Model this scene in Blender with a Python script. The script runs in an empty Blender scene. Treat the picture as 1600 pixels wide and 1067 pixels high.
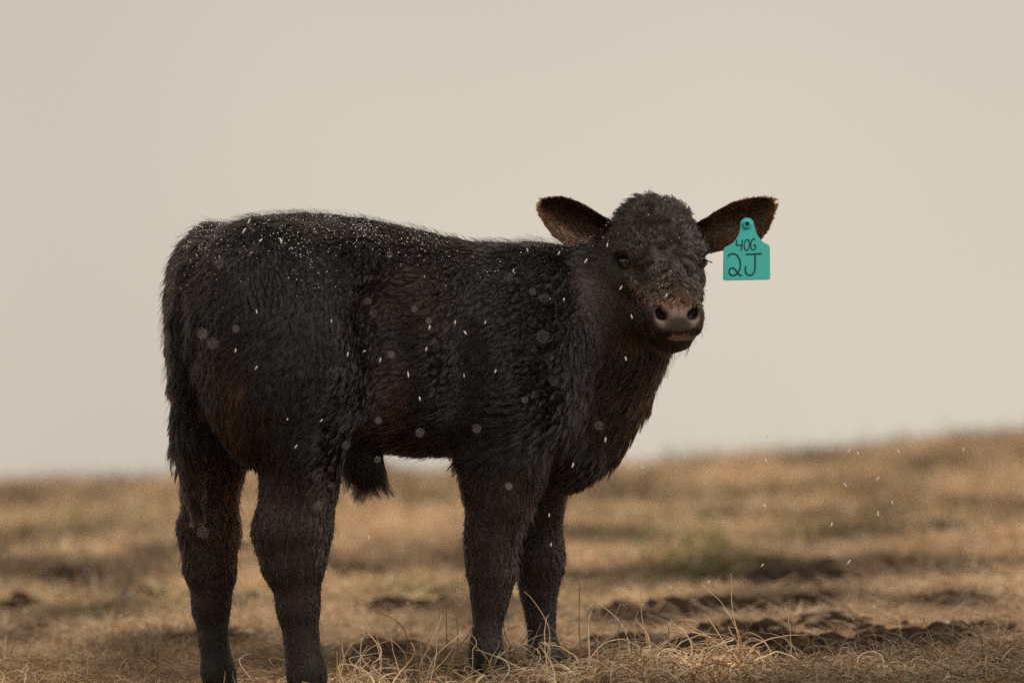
import bpy, bmesh, math, random
import numpy as np
from mathutils import Vector, Matrix, kdtree

random.seed(7)
RNG = np.random.default_rng(11)
SC = bpy.context.scene
COL = SC.collection
R = math.radians

# ------------------------------------------------------------------ camera
FPX = 7040.0                     # focal length in photograph pixels (1600 wide)
CAM = np.array([0.0, -8.0, 0.335])
PITCH = math.atan((760 - 533.5) / FPX)
cam_d = bpy.data.cameras.new('camera')
cam_d.sensor_width = 36.0
cam_d.lens = 36.0 * FPX / 1600.0
cam_d.clip_start = 0.1
cam_d.clip_end = 9000.0
cam_d.dof.use_dof = True
cam_d.dof.focus_distance = 7.90
cam_d.dof.aperture_fstop = 2.6
cam_o = bpy.data.objects.new('camera', cam_d)
COL.objects.link(cam_o)
cam_o.location = CAM
cam_o.rotation_euler = (R(90) + PITCH, 0, 0)
SC.camera = cam_o

# ------------------------------------------------------------------ world: an even, snowy overcast
SUN_EL, SUN_AZ = R(46), R(48)    # sun veiled by cloud, up and to the right behind the camera
w = bpy.data.worlds.new('World'); SC.world = w; w.use_nodes = True
nt = w.node_tree; nt.nodes.clear()
def wn(t, **k):
    n = nt.nodes.new(t)
    for a, b in k.items(): setattr(n, a, b)
    return n
out = wn('ShaderNodeOutputWorld'); bg = wn('ShaderNodeBackground'); add = wn('ShaderNodeAddShader'); bg2 = wn('ShaderNodeBackground')
sky = wn('ShaderNodeTexSky', sky_type='NISHITA'); sky.sun_disc = False
sky.sun_elevation = SUN_EL; sky.sun_rotation = R(180) + SUN_AZ
sky.air_density = 1.0; sky.dust_density = 4.0; sky.ozone_density = 1.0
tc = wn('ShaderNodeTexCoord')
noi = wn('ShaderNodeTexNoise'); noi.inputs['Scale'].default_value = 3.0; noi.inputs['Detail'].default_value = 2.0
ramp = wn('ShaderNodeValToRGB')
ramp.color_ramp.elements[0].position = 0.30; ramp.color_ramp.elements[0].color = (0.53, 0.475, 0.405, 1)
ramp.color_ramp.elements[1].position = 0.62; ramp.color_ramp.elements[1].color = (0.67, 0.605, 0.51, 1)
nt.links.new(tc.outputs['Generated'], noi.inputs['Vector'])
nt.links.new(noi.outputs['Fac'], ramp.inputs['Fac']); nt.links.new(ramp.outputs['Color'], bg2.inputs['Color'])
bg2.inputs['Strength'].default_value = 1.04
nt.links.new(sky.outputs['Color'], bg.inputs['Color']); bg.inputs['Strength'].default_value = 0.006
nt.links.new(bg.outputs[0], add.inputs[0]); nt.links.new(bg2.outputs[0], add.inputs[1])
nt.links.new(add.outputs[0], out.inputs['Surface'])

sun_d = bpy.data.lights.new('sun', 'SUN'); sun_d.energy = 1.5; sun_d.angle = R(11); sun_d.color = (1.0, 0.95, 0.88)
sun_o = bpy.data.objects.new('sun', sun_d); COL.objects.link(sun_o)
sdir = Vector((math.sin(SUN_AZ) * math.cos(SUN_EL), -math.cos(SUN_AZ) * math.cos(SUN_EL), math.sin(SUN_EL)))
sun_o.rotation_euler = sdir.to_track_quat('Z', 'Y').to_euler()
sun_o.location = (3, -4, 6)

SC.view_settings.view_transform = 'Standard'; SC.view_settings.look = 'None'
SC.view_settings.exposure = 0.0; SC.view_settings.gamma = 1.0
try: SC.cycles_curves.shape = 'RIBBONS'; SC.cycles_curves.subdivisions = 2
except Exception: pass
SC.render.engine = 'CYCLES'
SC.cycles.use_denoising = False
SC.cycles.max_bounces = 8; SC.cycles.transparent_max_bounces = 4

# ------------------------------------------------------------------ helpers
def ray(px, py):
    d = np.array([(px - 800) / FPX, 1.0, -(py - 533.5) / FPX])
    c, s = math.cos(PITCH), math.sin(PITCH)
    return np.array([d[0], d[1] * c - d[2] * s, d[1] * s + d[2] * c])
def at_y(px, py, y):                                   # pixel ray met with the vertical plane at depth y
    r = ray(px, py); return CAM + r * ((y - CAM[1]) / r[1])
def tag(o, label=None, cat=None, group=None, kind=None):
    if label: o['label'] = label
    if cat: o['category'] = cat
    if group: o['group'] = group
    if kind: o['kind'] = kind
    return o
def link(name, data, parent=None, mat=None):
    o = bpy.data.objects.new(name, data); COL.objects.link(o)
    if mat is not None: data.materials.append(mat)
    if parent is not None:
        o.parent = parent
        o.matrix_parent_inverse = Matrix.Translation(-parent.location)
    return o
def empty(name, loc):
    o = bpy.data.objects.new(name, None); COL.objects.link(o); o.location = loc; o.empty_display_size = 0.05; return o
def mesh(name, V, F, smooth=True):
    me = bpy.data.meshes.new(name)
    me.from_pydata([tuple(map(float, v)) for v in V], [], [tuple(map(int, f)) for f in F])
    me.polygons.foreach_set('use_smooth', [smooth] * len(me.polygons)); me.update()
    return me
def mesh_np(name, V, Q):                               # big all-quad / all-tri meshes
    me = bpy.data.meshes.new(name)
    k = Q.shape[1]
    me.vertices.add(len(V)); me.vertices.foreach_set('co', V.astype(np.float32).ravel())
    me.loops.add(Q.size); me.loops.foreach_set('vertex_index', Q.astype(np.int32).ravel())
    me.polygons.add(len(Q)); me.polygons.foreach_set('loop_start', np.arange(0, Q.size, k, dtype=np.int32))
    me.polygons.foreach_set('use_smooth', np.ones(len(Q), bool))
    me.update(calc_edges=True); me.validate()
    return me
def norm(a): return a / np.maximum(np.linalg.norm(a, axis=-1, keepdims=True), 1e-9)
def sstep(a, b, x):
    t = np.clip((x - a) / (b - a), 0, 1); return t * t * (3 - 2 * t)
def vnoise(P, scale, seed=0):                          # value noise, 0..1
    q = np.asarray(P, float) * scale + 100.0 + seed * 17.31
    i = np.floor(q).astype(np.int64); f = q - i; f = f * f * (3 - 2 * f)
    def h(a, b, c):
        n = (a * 374761393 + b * 668265263 + c * 2147483647 + seed * 144665) & 0xffffffff
        n = ((n ^ (n >> 13)) * 1274126177) & 0xffffffff
        n = ((n ^ (n >> 16)) * 2246822519) & 0xffffffff
        return ((n ^ (n >> 15)) & 0xffff) / 65535.0
    x, y, z = i[..., 0], i[..., 1], i[..., 2]; fx, fy, fz = f[..., 0], f[..., 1], f[..., 2]
    r = 0
    for dx in (0, 1):
        for dy in (0, 1):
            for dz in (0, 1):
                r = r + h(x + dx, y + dy, z + dz) * (fx if dx else 1 - fx) * (fy if dy else 1 - fy) * (fz if dz else 1 - fz)
    return r
def fbm(P, scale, seed=0, oct=3):
    s = 0; a = 1; t = 0
    for k in range(oct): s = s + a * vnoise(P, scale * 2 ** k, seed + k * 5); t += a; a *= 0.5
    return s / t
def rgb(r, g, b):                                      # sRGB 0..255 -> linear
    return tuple((c / 255 / 12.92) if c / 255 <= 0.04045 else ((c / 255 + 0.055) / 1.055) ** 2.4 for c in (r, g, b))

# ------------------------------------------------------------------ materials
def new_mat(name):
    m = bpy.data.materials.new(name); m.use_nodes = True; n = m.node_tree; n.nodes.clear()
    o = n.nodes.new('ShaderNodeOutputMaterial'); return m, n, o
def mat_plain(name, col, rough=0.6, spec=0.4, bump=None, noise=None, coat=0):
    m, n, o = new_mat(name); b = n.nodes.new('ShaderNodeBsdfPrincipled')
    b.inputs['Base Color'].default_value = (*col, 1); b.inputs['Roughness'].default_value = rough
    b.inputs['Specular IOR Level'].default_value = spec; b.inputs['Coat Weight'].default_value = coat
    if noise:
        sc_, amt = noise
        t = n.nodes.new('ShaderNodeTexCoord'); x = n.nodes.new('ShaderNodeTexNoise'); x.inputs['Scale'].default_value = sc_; x.inputs['Detail'].default_value = 6
        mx = n.nodes.new('ShaderNodeMixRGB'); mx.blend_type = 'MIX'
        mx.inputs[1].default_value = (*[c * (1 - amt) for c in col], 1); mx.inputs[2].default_value = (*[min(1, c * (1 + amt)) for c in col], 1)
        n.links.new(t.outputs['Object'], x.inputs['Vector']); n.links.new(x.outputs['Fac'], mx.inputs[0]); n.links.new(mx.outputs[0], b.inputs['Base Color'])
    if bump:
        sc_, st = bump
        t = n.nodes.new('ShaderNodeTexCoord'); x = n.nodes.new('ShaderNodeTexNoise'); x.inputs['Scale'].default_value = sc_; x.inputs['Detail'].default_value = 5
        bp = n.nodes.new('ShaderNodeBump'); bp.inputs['Strength'].default_value = st; bp.inputs['Distance'].default_value = 0.003
        n.links.new(t.outputs['Object'], x.inputs['Vector']); n.links.new(x.outputs['Fac'], bp.inputs['Height']); n.links.new(bp.outputs[0], b.inputs['Normal'])
    n.links.new(b.outputs[0], o.inputs['Surface']); return m
def mat_attr(name, attr, rough=0.6, spec=0.3, bump=None):
    m = mat_plain(name, (0.1, 0.1, 0.1), rough, spec, bump); n = m.node_tree
    a = n.nodes.new('ShaderNodeAttribute'); a.attribute_name = attr
    b = [x for x in n.nodes if x.type == 'BSDF_PRINCIPLED'][0]
    n.links.new(a.outputs['Color'], b.inputs['Base Color']); return m
def mat_hair(name, rough=0.38, radial=0.5):
    m, n, o = new_mat(name); b = n.nodes.new('ShaderNodeBsdfHairPrincipled')
    b.model = 'CHIANG'; b.parametrization = 'COLOR'
    a = n.nodes.new('ShaderNodeAttribute'); a.attribute_name = 'col'
    n.links.new(a.outputs['Color'], b.inputs['Color'])
    b.inputs['Roughness'].default_value = rough; b.inputs['Radial Roughness'].default_value = radial
    b.inputs['Coat'].default_value = 0.0; b.inputs['IOR'].default_value = 1.43
    n.links.new(b.outputs[0], o.inputs['Surface']); return m
def mat_blade(name):                                   # dry grass strand
    m, n, o = new_mat(name); b = n.nodes.new('ShaderNodeBsdfPrincipled')
    a = n.nodes.new('ShaderNodeAttribute'); a.attribute_name = 'col'
    n.links.new(a.outputs['Color'], b.inputs['Base Color']); b.inputs['Roughness'].default_value = 0.6; b.inputs['Specular IOR Level'].default_value = 0.25
    n.links.new(b.outputs[0], o.inputs['Surface']); return m

def curves_obj(name, pts, rad, col, mat, parent=None):
    """pts (n,k,3), rad (n,k), col (n,3): one hair curves object."""
    n, k = pts.shape[:2]
    cu = bpy.data.hair_curves.new(name)
    cu.add_curves([k] * n)
    cu.attributes['position'].data.foreach_set('vector', np.ascontiguousarray(pts, np.float32).ravel())
    ra = cu.attributes.get('radius') or cu.attributes.new('radius', 'FLOAT', 'POINT')
    ra.data.foreach_set('value', np.ascontiguousarray(rad, np.float32).ravel())
    ca = cu.attributes.new('col', 'FLOAT_COLOR', 'CURVE')
    ca.data.foreach_set('color', np.ascontiguousarray(np.concatenate([col, np.ones((n, 1))], 1), np.float32).ravel())
    return link(name, cu, parent, mat)

# ------------------------------------------------------------------ ground
DIRT = []                                              # (x, y, rx, ry): bare dark earth, filled from the photograph
def terrain(x, y):
    x = np.asarray(x, float); y = np.asarray(y, float)
    xc = 6 * np.tanh(x / 6)
    yy = np.clip(y, -3, 10.5)
    z = 0.050 * xc * (0.55 + 0.45 * np.clip(y / 10, 0, 1)) + np.where(yy < 0, 0.055 * yy, 0.0372 * yy)
    z = z - 0.045 * np.exp(-((x + 0.46) ** 2 + (y + 0.15) ** 2 * 2) / 0.16)
    P = np.stack([x, y, np.zeros_like(x)], -1)
    a = sstep(0.3, 2.5, np.abs(y)) * 0.75 + 0.25
    z = z + a * (0.07 * (1 + 0.9 * sstep(6, 10, y)) * (fbm(P, 1.1, 3, 2) - 0.5) + 0.035 * (fbm(P, 4.0, 5, 2) - 0.5))
    over = np.clip(y - 10.5, 0, None)
    z = z - 14 * (1 - np.exp(-over ** 2 / 900)) - 0.012 * np.minimum(over, 1200)
    back = np.clip(-y - 3, 0, None); z = z - 0.02 * np.minimum(back, 300)
    hol = 0 * z
    for (dx, dy, rx, ry) in DIRT: hol = np.maximum(hol, np.exp(-(((x - dx) / rx) ** 2 + ((y - dy) / ry) ** 2)))
    return z - 0.008 * hol
def ground_hit(px, py):                                # pixel -> point on the terrain
    r = ray(px, py); t = np.linspace(7.0, 24, 3400)
    P = CAM[None] + r[None] * t[:, None]
    g = terrain(P[:, 0], P[:, 1]); i = np.argmax(P[:, 2] < g)
    return P[i] if (P[:, 2] < g).any() else None
spots = [(1230, 908, 112), (1100, 952, 75), (1200, 952, 85), (1175, 985, 60), (1180, 1014, 120), (1430, 992, 70), (1440, 1006, 50), (1425, 893, 40), (1488, 940, 42), (985, 782, 62), (1020, 975, 45), (1300, 975, 40), (960, 960, 40), (1000, 738, 45), (1262, 857, 24),
         (50, 848, 55), (175, 850, 42), (250, 855, 40), (20, 945, 32), (330, 1000, 60), (640, 948, 55), (600, 1015, 45), (975, 735, 35), (1580, 765, 28), (1050, 960, 35), (265, 760, 25), (400, 860, 40), (900, 900, 30), (60, 990, 50), (700, 935, 30), (1340, 1015, 30), (1120, 1040, 40), (950, 1005, 30), (1000, 1000, 35), (1530, 905, 40), (1560, 985, 30), (1290, 960, 30), (120, 910, 40), (220, 930, 36), (90, 800, 24), (690, 880, 36), (1130, 800, 22), (1350, 800, 26), (1480, 820, 24), (380, 940, 35), (560, 900, 36)]
for px, py, rpx in spots:
    p = ground_hit(px, py)
    if p is not None:
        D = p[1] + 8; rx = rpx / FPX * D; DIRT.append((float(p[0]), float(p[1]), rx * 1.2, rx * 2.2 + 0.08))
def dirt_mask(x, y):
    m = np.zeros_like(np.asarray(x, float)); P = np.stack([x, y, np.zeros_like(x)], -1)
    wob = 0.25 + 1.9 * fbm(P, 9, 21, 4)
    for (dx, dy, rx, ry) in DIRT:
        q = ((x - dx) / rx) ** 2 + ((y - dy) / ry) ** 2
        m = np.maximum(m, sstep(1.5, 0.5, q * wob))
    return m

def stretched(lo, hi, step, far, grow=1.22):
    a = list(np.arange(lo, hi + 1e-6, step)); d = step; up = [a[-1]]
    while up[-1] < far: d *= grow; up.append(up[-1] + d)
    d = step; dn = [a[0]]
    while dn[-1] > -far: d *= grow; dn.append(dn[-1] - d)
    return np.array(dn[:0:-1] + a + up[1:])
xs = stretched(-3.2, 3.2, 0.035, 4000); ys = stretched(-1.6, 12.0, 0.035, 4000)
X, Y = np.meshgrid(xs, ys); Z = terrain(X, Y)
dm = dirt_mask(X, Y)
near = (np.abs(X) < 3.3) & (Y > -1.7) & (Y < 12.1)
Z = Z + np.where(near, dm * 0.014 * (fbm(np.stack([X, Y, X * 0], -1), 14, 31, 3) - 0.45), 0)
V = np.stack([X, Y, Z], -1).reshape(-1, 3)
ny, nx = X.shape
I = np.arange(ny * nx).reshape(ny, nx)
Q = np.stack([I[:-1, :-1], I[:-1, 1:], I[1:, 1:], I[1:, :-1]], -1).reshape(-1, 4)
gme = mesh_np('ground', V, Q)
da = gme.attributes.new('dirt', 'FLOAT', 'POINT'); da.data.foreach_set('value', dm.ravel().astype(np.float32))
m, n, o = new_mat('dry_pasture_soil')
b = n.nodes.new('ShaderNodeBsdfPrincipled'); b.inputs['Roughness'].default_value = 0.95; b.inputs['Specular IOR Level'].default_value = 0.1
t = n.nodes.new('ShaderNodeTexCoord')
n1 = n.nodes.new('ShaderNodeTexNoise'); n1.inputs['Scale'].default_value = 2.2; n1.inputs['Detail'].default_value = 9; n1.inputs['Roughness'].default_value = 0.65
r1 = n.nodes.new('ShaderNodeValToRGB')
els = r1.color_ramp.elements
els[0].position = 0.28; els[0].color = (*rgb(104, 76, 54), 1); els[1].position = 0.72; els[1].color = (*rgb(196, 160, 118), 1)
e = els.new(0.5); e.color = (*rgb(160, 124, 88), 1)
n2 = n.nodes.new('ShaderNodeTexNoise'); n2.inputs['Scale'].default_value = 0.9; n2.inputs['Detail'].default_value = 4
r2 = n.nodes.new('ShaderNodeValToRGB'); r2.color_ramp.elements[0].position = 0.56; r2.color_ramp.elements[0].color = (0, 0, 0, 1); r2.color_ramp.elements[1].position = 0.7; r2.color_ramp.elements[1].color = (1, 1, 1, 1)
mg = n.nodes.new('ShaderNodeMixRGB'); mg.inputs[2].default_value = (*rgb(108, 104, 58), 1)
sc_ = n.nodes.new('ShaderNodeMath'); sc_.operation = 'MULTIPLY'; sc_.inputs[1].default_value = 0.3
at = n.nodes.new('ShaderNodeAttribute'); at.attribute_name = 'dirt'
md = n.nodes.new('ShaderNodeMixRGB'); md.inputs[2].default_value = (*rgb(44, 32, 25), 1)
bp = n.nodes.new('ShaderNodeBump'); bp.inputs['Strength'].default_value = 0.8; bp.inputs['Distance'].default_value = 0.02
n3 = n.nodes.new('ShaderNodeTexNoise'); n3.inputs['Scale'].default_value = 40; n3.inputs['Detail'].default_value = 6
for x in (n1, n2, n3): n.links.new(t.outputs['Object'], x.inputs['Vector'])
n.links.new(n1.outputs['Fac'], r1.inputs['Fac']); n.links.new(n2.outputs['Fac'], r2.inputs['Fac']); n.links.new(r2.outputs['Color'], sc_.inputs[0])
n.links.new(sc_.outputs[0], mg.inputs[0]); n.links.new(r1.outputs['Color'], mg.inputs[1]); n.links.new(mg.outputs[0], md.inputs[1]); n.links.new(at.outputs['Fac'], md.inputs[0])
n.links.new(md.outputs[0], b.inputs['Base Color']); n.links.new(n3.outputs['Fac'], bp.inputs['Height']); n.links.new(bp.outputs[0], b.inputs['Normal']); n.links.new(b.outputs[0], o.inputs['Surface'])
ground = tag(link('ground', gme, None, m), kind='structure')

# ------------------------------------------------------------------ calf: body as one implicit surface
A = R(22)                                              # the calf stands turned a little away from the camera
AU = np.array([math.cos(A), math.sin(A), 0.0]); AV = np.array([-math.sin(A), math.cos(A), 0.0])   # forward, to its left
O0 = np.array([(620 - 800) / 880.0, 0.0, 0.0])
def PT(px, py, v):                                     # pixel ray met with a plane lengthwise through the animal, v metres to its left
    r = ray(px, py); t = (v - (CAM - O0) @ AV) / (r @ AV); return CAM + r * t
PXM = 1 / 880.0
calf = empty('calf', tuple(PT(600, 1085, 0.0)))
tag(calf, 'shaggy black calf standing in dry pasture, head turned to its right, snow on its back', 'calf')

GH = 0.004
GLO = np.array([-0.70, -0.34, -0.10]); GHI = np.array([0.44, 0.40, 0.92])
GN = np.ceil((GHI - GLO) / GH).astype(int)
FLD = np.full(tuple(GN), 1.0, np.float32)
def block(lo, hi):
    i0 = np.clip(np.floor((np.asarray(lo) - GLO) / GH).astype(int), 0, GN); i1 = np.clip(np.ceil((np.asarray(hi) - GLO) / GH).astype(int) + 1, 0, GN)
    sl = tuple(slice(a, b) for a, b in zip(i0, i1))
    ax = [(GLO[k] + GH * np.arange(i0[k], i1[k])).astype(np.float32) for k in range(3)]
    return sl, ax[0][:, None, None], ax[1][None, :, None], ax[2][None, None, :]
def smin(a, b, k):
    h = np.maximum(k - np.abs(a - b), 0) / k; return np.minimum(a, b) - h * h * k * 0.25
def put(sl, d, k): FLD[sl] = smin(FLD[sl], d.astype(np.float32), k)
def cut(sl, d, k): FLD[sl] = -smin(-FLD[sl], d.astype(np.float32), k)
def to_uvw(x, y, z, c): 
    dx, dy, dz = x - c[0], y - c[1], z - c[2]
    return dx * AU[0] + dy * AU[1], dx * AV[0] + dy * AV[1], dz + 0 * dx
def cone(a, b, ra, rb, k=0.03, s=1.0, neg=False):      # round cone, squeezed sideways by s
    rr = max(ra, rb) + k + 0.012
    sl, x, y, z = block(np.minimum(a, b) - rr, np.maximum(a, b) + rr)
    u, v, w_ = to_uvw(x, y, z, a); v = v / s
    bu, bv, bw = (b - a) @ AU, (b - a) @ AV / s, (b - a)[2]
    L2 = bu * bu + bv * bv + bw * bw + 1e-12
    t = np.clip((u * bu + v * bv + w_ * bw) / L2, 0, 1)
    d = (np.sqrt((u - t * bu) ** 2 + (v - t * bv) ** 2 + (w_ - t * bw) ** 2) - (ra + (rb - ra) * t)) * (0.5 + 0.5 * s)
    (cut if neg else put)(sl, d, k)
def ell(c, rad, k=0.03, ax=None, neg=False):           # ellipsoid with axes ax (rows)
    ax = np.array([AU, AV, [0, 0, 1]]) if ax is None else ax
    rr = max(rad) + k + 0.012
    sl, x, y, z = block(np.asarray(c) - rr, np.asarray(c) + rr)
    dx, dy, dz = x - c[0], y - c[1], z - c[2]
    q = 0; g = 0
    for i in range(3):
        e = (dx * ax[i][0] + dy * ax[i][1] + dz * ax[i][2])
        q = q + (e / rad[i]) ** 2; g = g + (e / rad[i] ** 2) ** 2
    k0 = np.sqrt(q); k1 = np.sqrt(g) + 1e-6
    d = k0 * (k0 - 1) / k1
    d = np.where(k0 < 0.3, -min(rad) * (1 - k0), d)
    (cut if neg else put)(sl, d, k)
def chain(pts, v, k=0.03, s=1.0):                      # pts: (px, py, radius px[, v])
    W = [(PT(p[0], p[1], p[3] if len(p) > 3 else v), p[2] * PXM) for p in pts]
    for (a, ra), (b, rb) in zip(W[:-1], W[1:]): cone(a, b, ra, rb, k, s)

# trunk: elliptical sections along the spine
ST = [(285, 440, 560, .07), (300, 428, 610, .110), (330, 382, 640, .138), (370, 354, 665, .154), (430, 340, 686, .165), (490, 338, 694, .165), (560, 346, 694, .158),
      (640, 362, 704, .172), (720, 380, 708, .176), (790, 387, 725, .165), (850, 386, 752, .140), (900, 420, 735, .105), (940, 480, 680, .06)]
su, sc, sh, sw = [], [], [], []
for px, ty, by, hw in ST:
    a, b = PT(px, ty, 0), PT(px, by, 0)
    su.append((a - O0) @ AU); sc.append((a[2] + b[2]) / 2); sh.append((a[2] - b[2]) / 2); sw.append(hw)
uu = np.linspace(su[0], su[-1], 300)
def crom(xk, yk, x):                                   # monotone-ish cubic through the stations
    xk = np.array(xk); yk = np.array(yk); m_ = np.gradient(yk, xk)
    i = np.clip(np.searchsorted(xk, x) - 1, 0, len(xk) - 2); h = xk[i + 1] - xk[i]; t = (x - xk[i]) / h
    return (2*t**3-3*t**2+1)*yk[i] + (t**3-2*t**2+t)*h*m_[i] + (-2*t**3+3*t**2)*yk[i+1] + (t**3-t**2)*h*m_[i+1]
cc, hh, ww = crom(su, sc, uu), crom(su, sh, uu), crom(su, sw, uu)
p0, p1 = O0 + AU * su[0], O0 + AU * su[-1]
sl, x, y, z = block(np.minimum(p0, p1) - [0.12, 0.2, -0.2], np.maximum(p0, p1) + [0.12, 0.2, 0.9])
u, v, _ = to_uvw(x, y, 0 * x, O0)
uc = np.clip(u, uu[0], uu[-1]).astype(np.float32)
c_, h_, w_ = (np.interp(uc, uu, q).astype(np.float32) for q in (cc, hh, ww))
NE = 2.25
d = ((np.abs(v) / w_) ** NE + (np.abs(z - c_) / h_) ** NE) ** (1 / NE)
d = (d - 1) * np.minimum(h_, w_)
d = np.maximum(d, np.abs(u - (uu[0] + uu[-1]) / 2) - (uu[-1] - uu[0]) / 2)
put(sl, d, 0.02); del d, u, v, c_, h_, w_, uc
# neck and brisket (the neck swings to the calf's right, towards the camera)
chain([(840, 560, 150, 0.0), (905, 535, 130, -0.02), (965, 480, 92, -0.075), (1000, 430, 70, -0.125)], 0, 0.05, 0.82)
chain([(870, 650, 82, 0.0), (912, 612, 76, -0.015), (950, 552, 60, -0.05)], 0, 0.05, 0.75)
chain([(845, 690, 66, 0.0), (875, 690, 58, 0.0), (900, 655, 60, 0.0)], 0, 0.05, 0.8)
for s_ in (-1, 1):                                     # shoulders, thighs, hook bones
    ell(PT(810, 545, s_ * 0.10), (0.115, 0.07, 0.17), 0.06)
    ell(PT(530 if s_ < 0 else 500, 425, s_ * 0.115), (0.075, 0.05, 0.06), 0.06)
    ell(PT(376 if s_ < 0 else 318, 428, s_ * 0.075), (0.05, 0.05, 0.06), 0.06)
ell(PT(415, 540, -0.092), (0.115, 0.085, 0.20), 0.06)
ell(PT(497, 560, -0.125), (0.080, 0.065, 0.14), 0.06)
ell(PT(335, 530, 0.092), (0.075, 0.075, 0.19), 0.05)
ell(PT(618, 490, -0.200), (0.045, 0.05, 0.11), 0.06, neg=True)      # flank hollow
ell(PT(607, 500, 0.205), (0.035, 0.04, 0.10), 0.06, neg=True)
ell(PT(735, 610, -0.208), (0.03, 0.045, 0.15), 0.05, neg=True)       # behind the shoulder
# legs
chain([(425, 590, 82), (466, 690, 60), (473, 755, 46), (467, 828, 44), (463, 885, 35), (466, 950, 26), (472, 1005, 19), (479, 1052, 23), (486, 1075, 22)], -0.10, 0.035, 0.82)
chain([(440, 775, 24), (428, 825, 20), (438, 880, 20)], -0.10, 0.04, 0.8)           # point of hock
chain([(340, 600, 62), (342, 690, 46), (332, 755, 37), (331, 830, 39), (331, 895, 32), (330, 950, 24), (334, 1003, 17), (341, 1050, 21), (347, 1075, 21)], 0.10, 0.03, 0.82)
chain([(314, 780, 20), (304, 828, 16), (312, 880, 18)], 0.10, 0.03, 0.8)
chain([(800, 640, 82), (790, 730, 56), (780, 790, 45), (768, 850, 33), (768, 898, 30), (765, 945, 20), (760, 995, 15), (760, 1026, 19), (764, 1045, 20)], -0.098, 0.035, 0.82)
chain([(744, 715, 22), (752, 750, 20)], -0.10, 0.04, 0.8)           # elbow
chain([(840, 680, 60), (836, 780, 42), (839, 850, 36), (842, 885, 34), (842, 930, 23), (845, 970, 17), (849, 1012, 18), (855, 1035, 22), (862, 1052, 22)], 0.085, 0.03, 0.82)
# sheath and tail
chain([(545, 690, 24), (565, 712, 22), (580, 730, 14)], 0.0, 0.03, 0.7)
chain([(325, 392, 20), (298, 424, 19), (282, 500, 17), (283, 600, 15), (290, 690, 15), (302, 765, 12), (308, 800, 8)], -0.005, 0.012, 1.0)

# head: own frame, s to the calf's left, f forward, h up, origin between the eyes
YAW = R(10.5); HF = np.array([math.sin(YAW), -math.cos(YAW), 0.0]); HS = np.array([math.cos(YAW), math.sin(YAW), 0.0]); HU = np.array([0, 0, 1.0])
ROLL = R(1.6); HS, HU = HS * math.cos(ROLL) + HU * math.sin(ROLL), HU * math.cos(ROLL) - HS * math.sin(ROLL)
E0 = at_y(1029, 411, 0.02)
HAX = np.array([HS, HF, HU])
def HP(s, f, h): return E0 + s * HS + f * HF + h * HU
def hell(c, r_, k=0.02, neg=False, tilt=0.0):
    ax = HAX
    if tilt: ct, st = math.cos(tilt), math.sin(tilt); ax = np.array([HS, HF * ct + HU * st, HU * ct - HF * st])
    ell(HP(*c), r_, k, ax, neg)
hell((0, -0.035, 0.030), (0.078, 0.085, 0.072), 0.03)
hell((0, -0.040, 0.080), (0.050, 0.050, 0.030), 0.03)
hell((0, 0.020, 0.045), (0.055, 0.045, 0.040), 0.03)
hell((0, -0.005, 0.0), (0.076, 0.075, 0.072), 0.03)
for s_ in (-1, 1):
    cone(HP(s_ * 0.036, -0.045, -0.05), HP(s_ * 0.016, 0.07, -0.120), 0.046, 0.029, 0.03)      # jaw
    hell((s_ * 0.060, 0.036, 0.020), (0.026, 0.024, 0.014), 0.018)                             # brow
    hell((s_ * 0.054, 0.028, -0.030), (0.022, 0.03, 0.018), 0.025)                             # cheekbone
cone(HP(0, 0.03, -0.01), HP(0, 0.095, -0.083), 0.055, 0.040, 0.03)
hell((0, 0.108, -0.100), (0.054, 0.038, 0.037), 0.022)
for s_ in (-1, 1):
    hell((s_ * 0.026, 0.120, -0.096), (0.024, 0.026, 0.022), 0.012)                            # nostril wing
    hell((s_ * 0.020, 0.112, -0.121), (0.029, 0.028, 0.016), 0.014)                            # upper lip
hell((0.002, 0.090, -0.146), (0.032, 0.034, 0.015), 0.015)                                          # chin
hell((0.006, 0.104, -0.137), (0.033, 0.026, 0.0075), 0.004)                                    # lower lip
for s_ in (-1, 1):
    hell((s_ * 0.0265, 0.146, -0.099), (0.0105, 0.022, 0.0090), 0.006, True)                   # nostril, comma shaped
    hell((s_ * 0.0325, 0.146, -0.092), (0.0060, 0.020, 0.0105), 0.006, True)
    hell((s_ * 0.046, 0.080, -0.020), (0.016, 0.020, 0.016), 0.020, True)                      # hollow before the eye
    hell((s_ * 0.078, 0.050, -0.002), (0.017, 0.017, 0.010), 0.008, True)                         # eye socket

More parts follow.
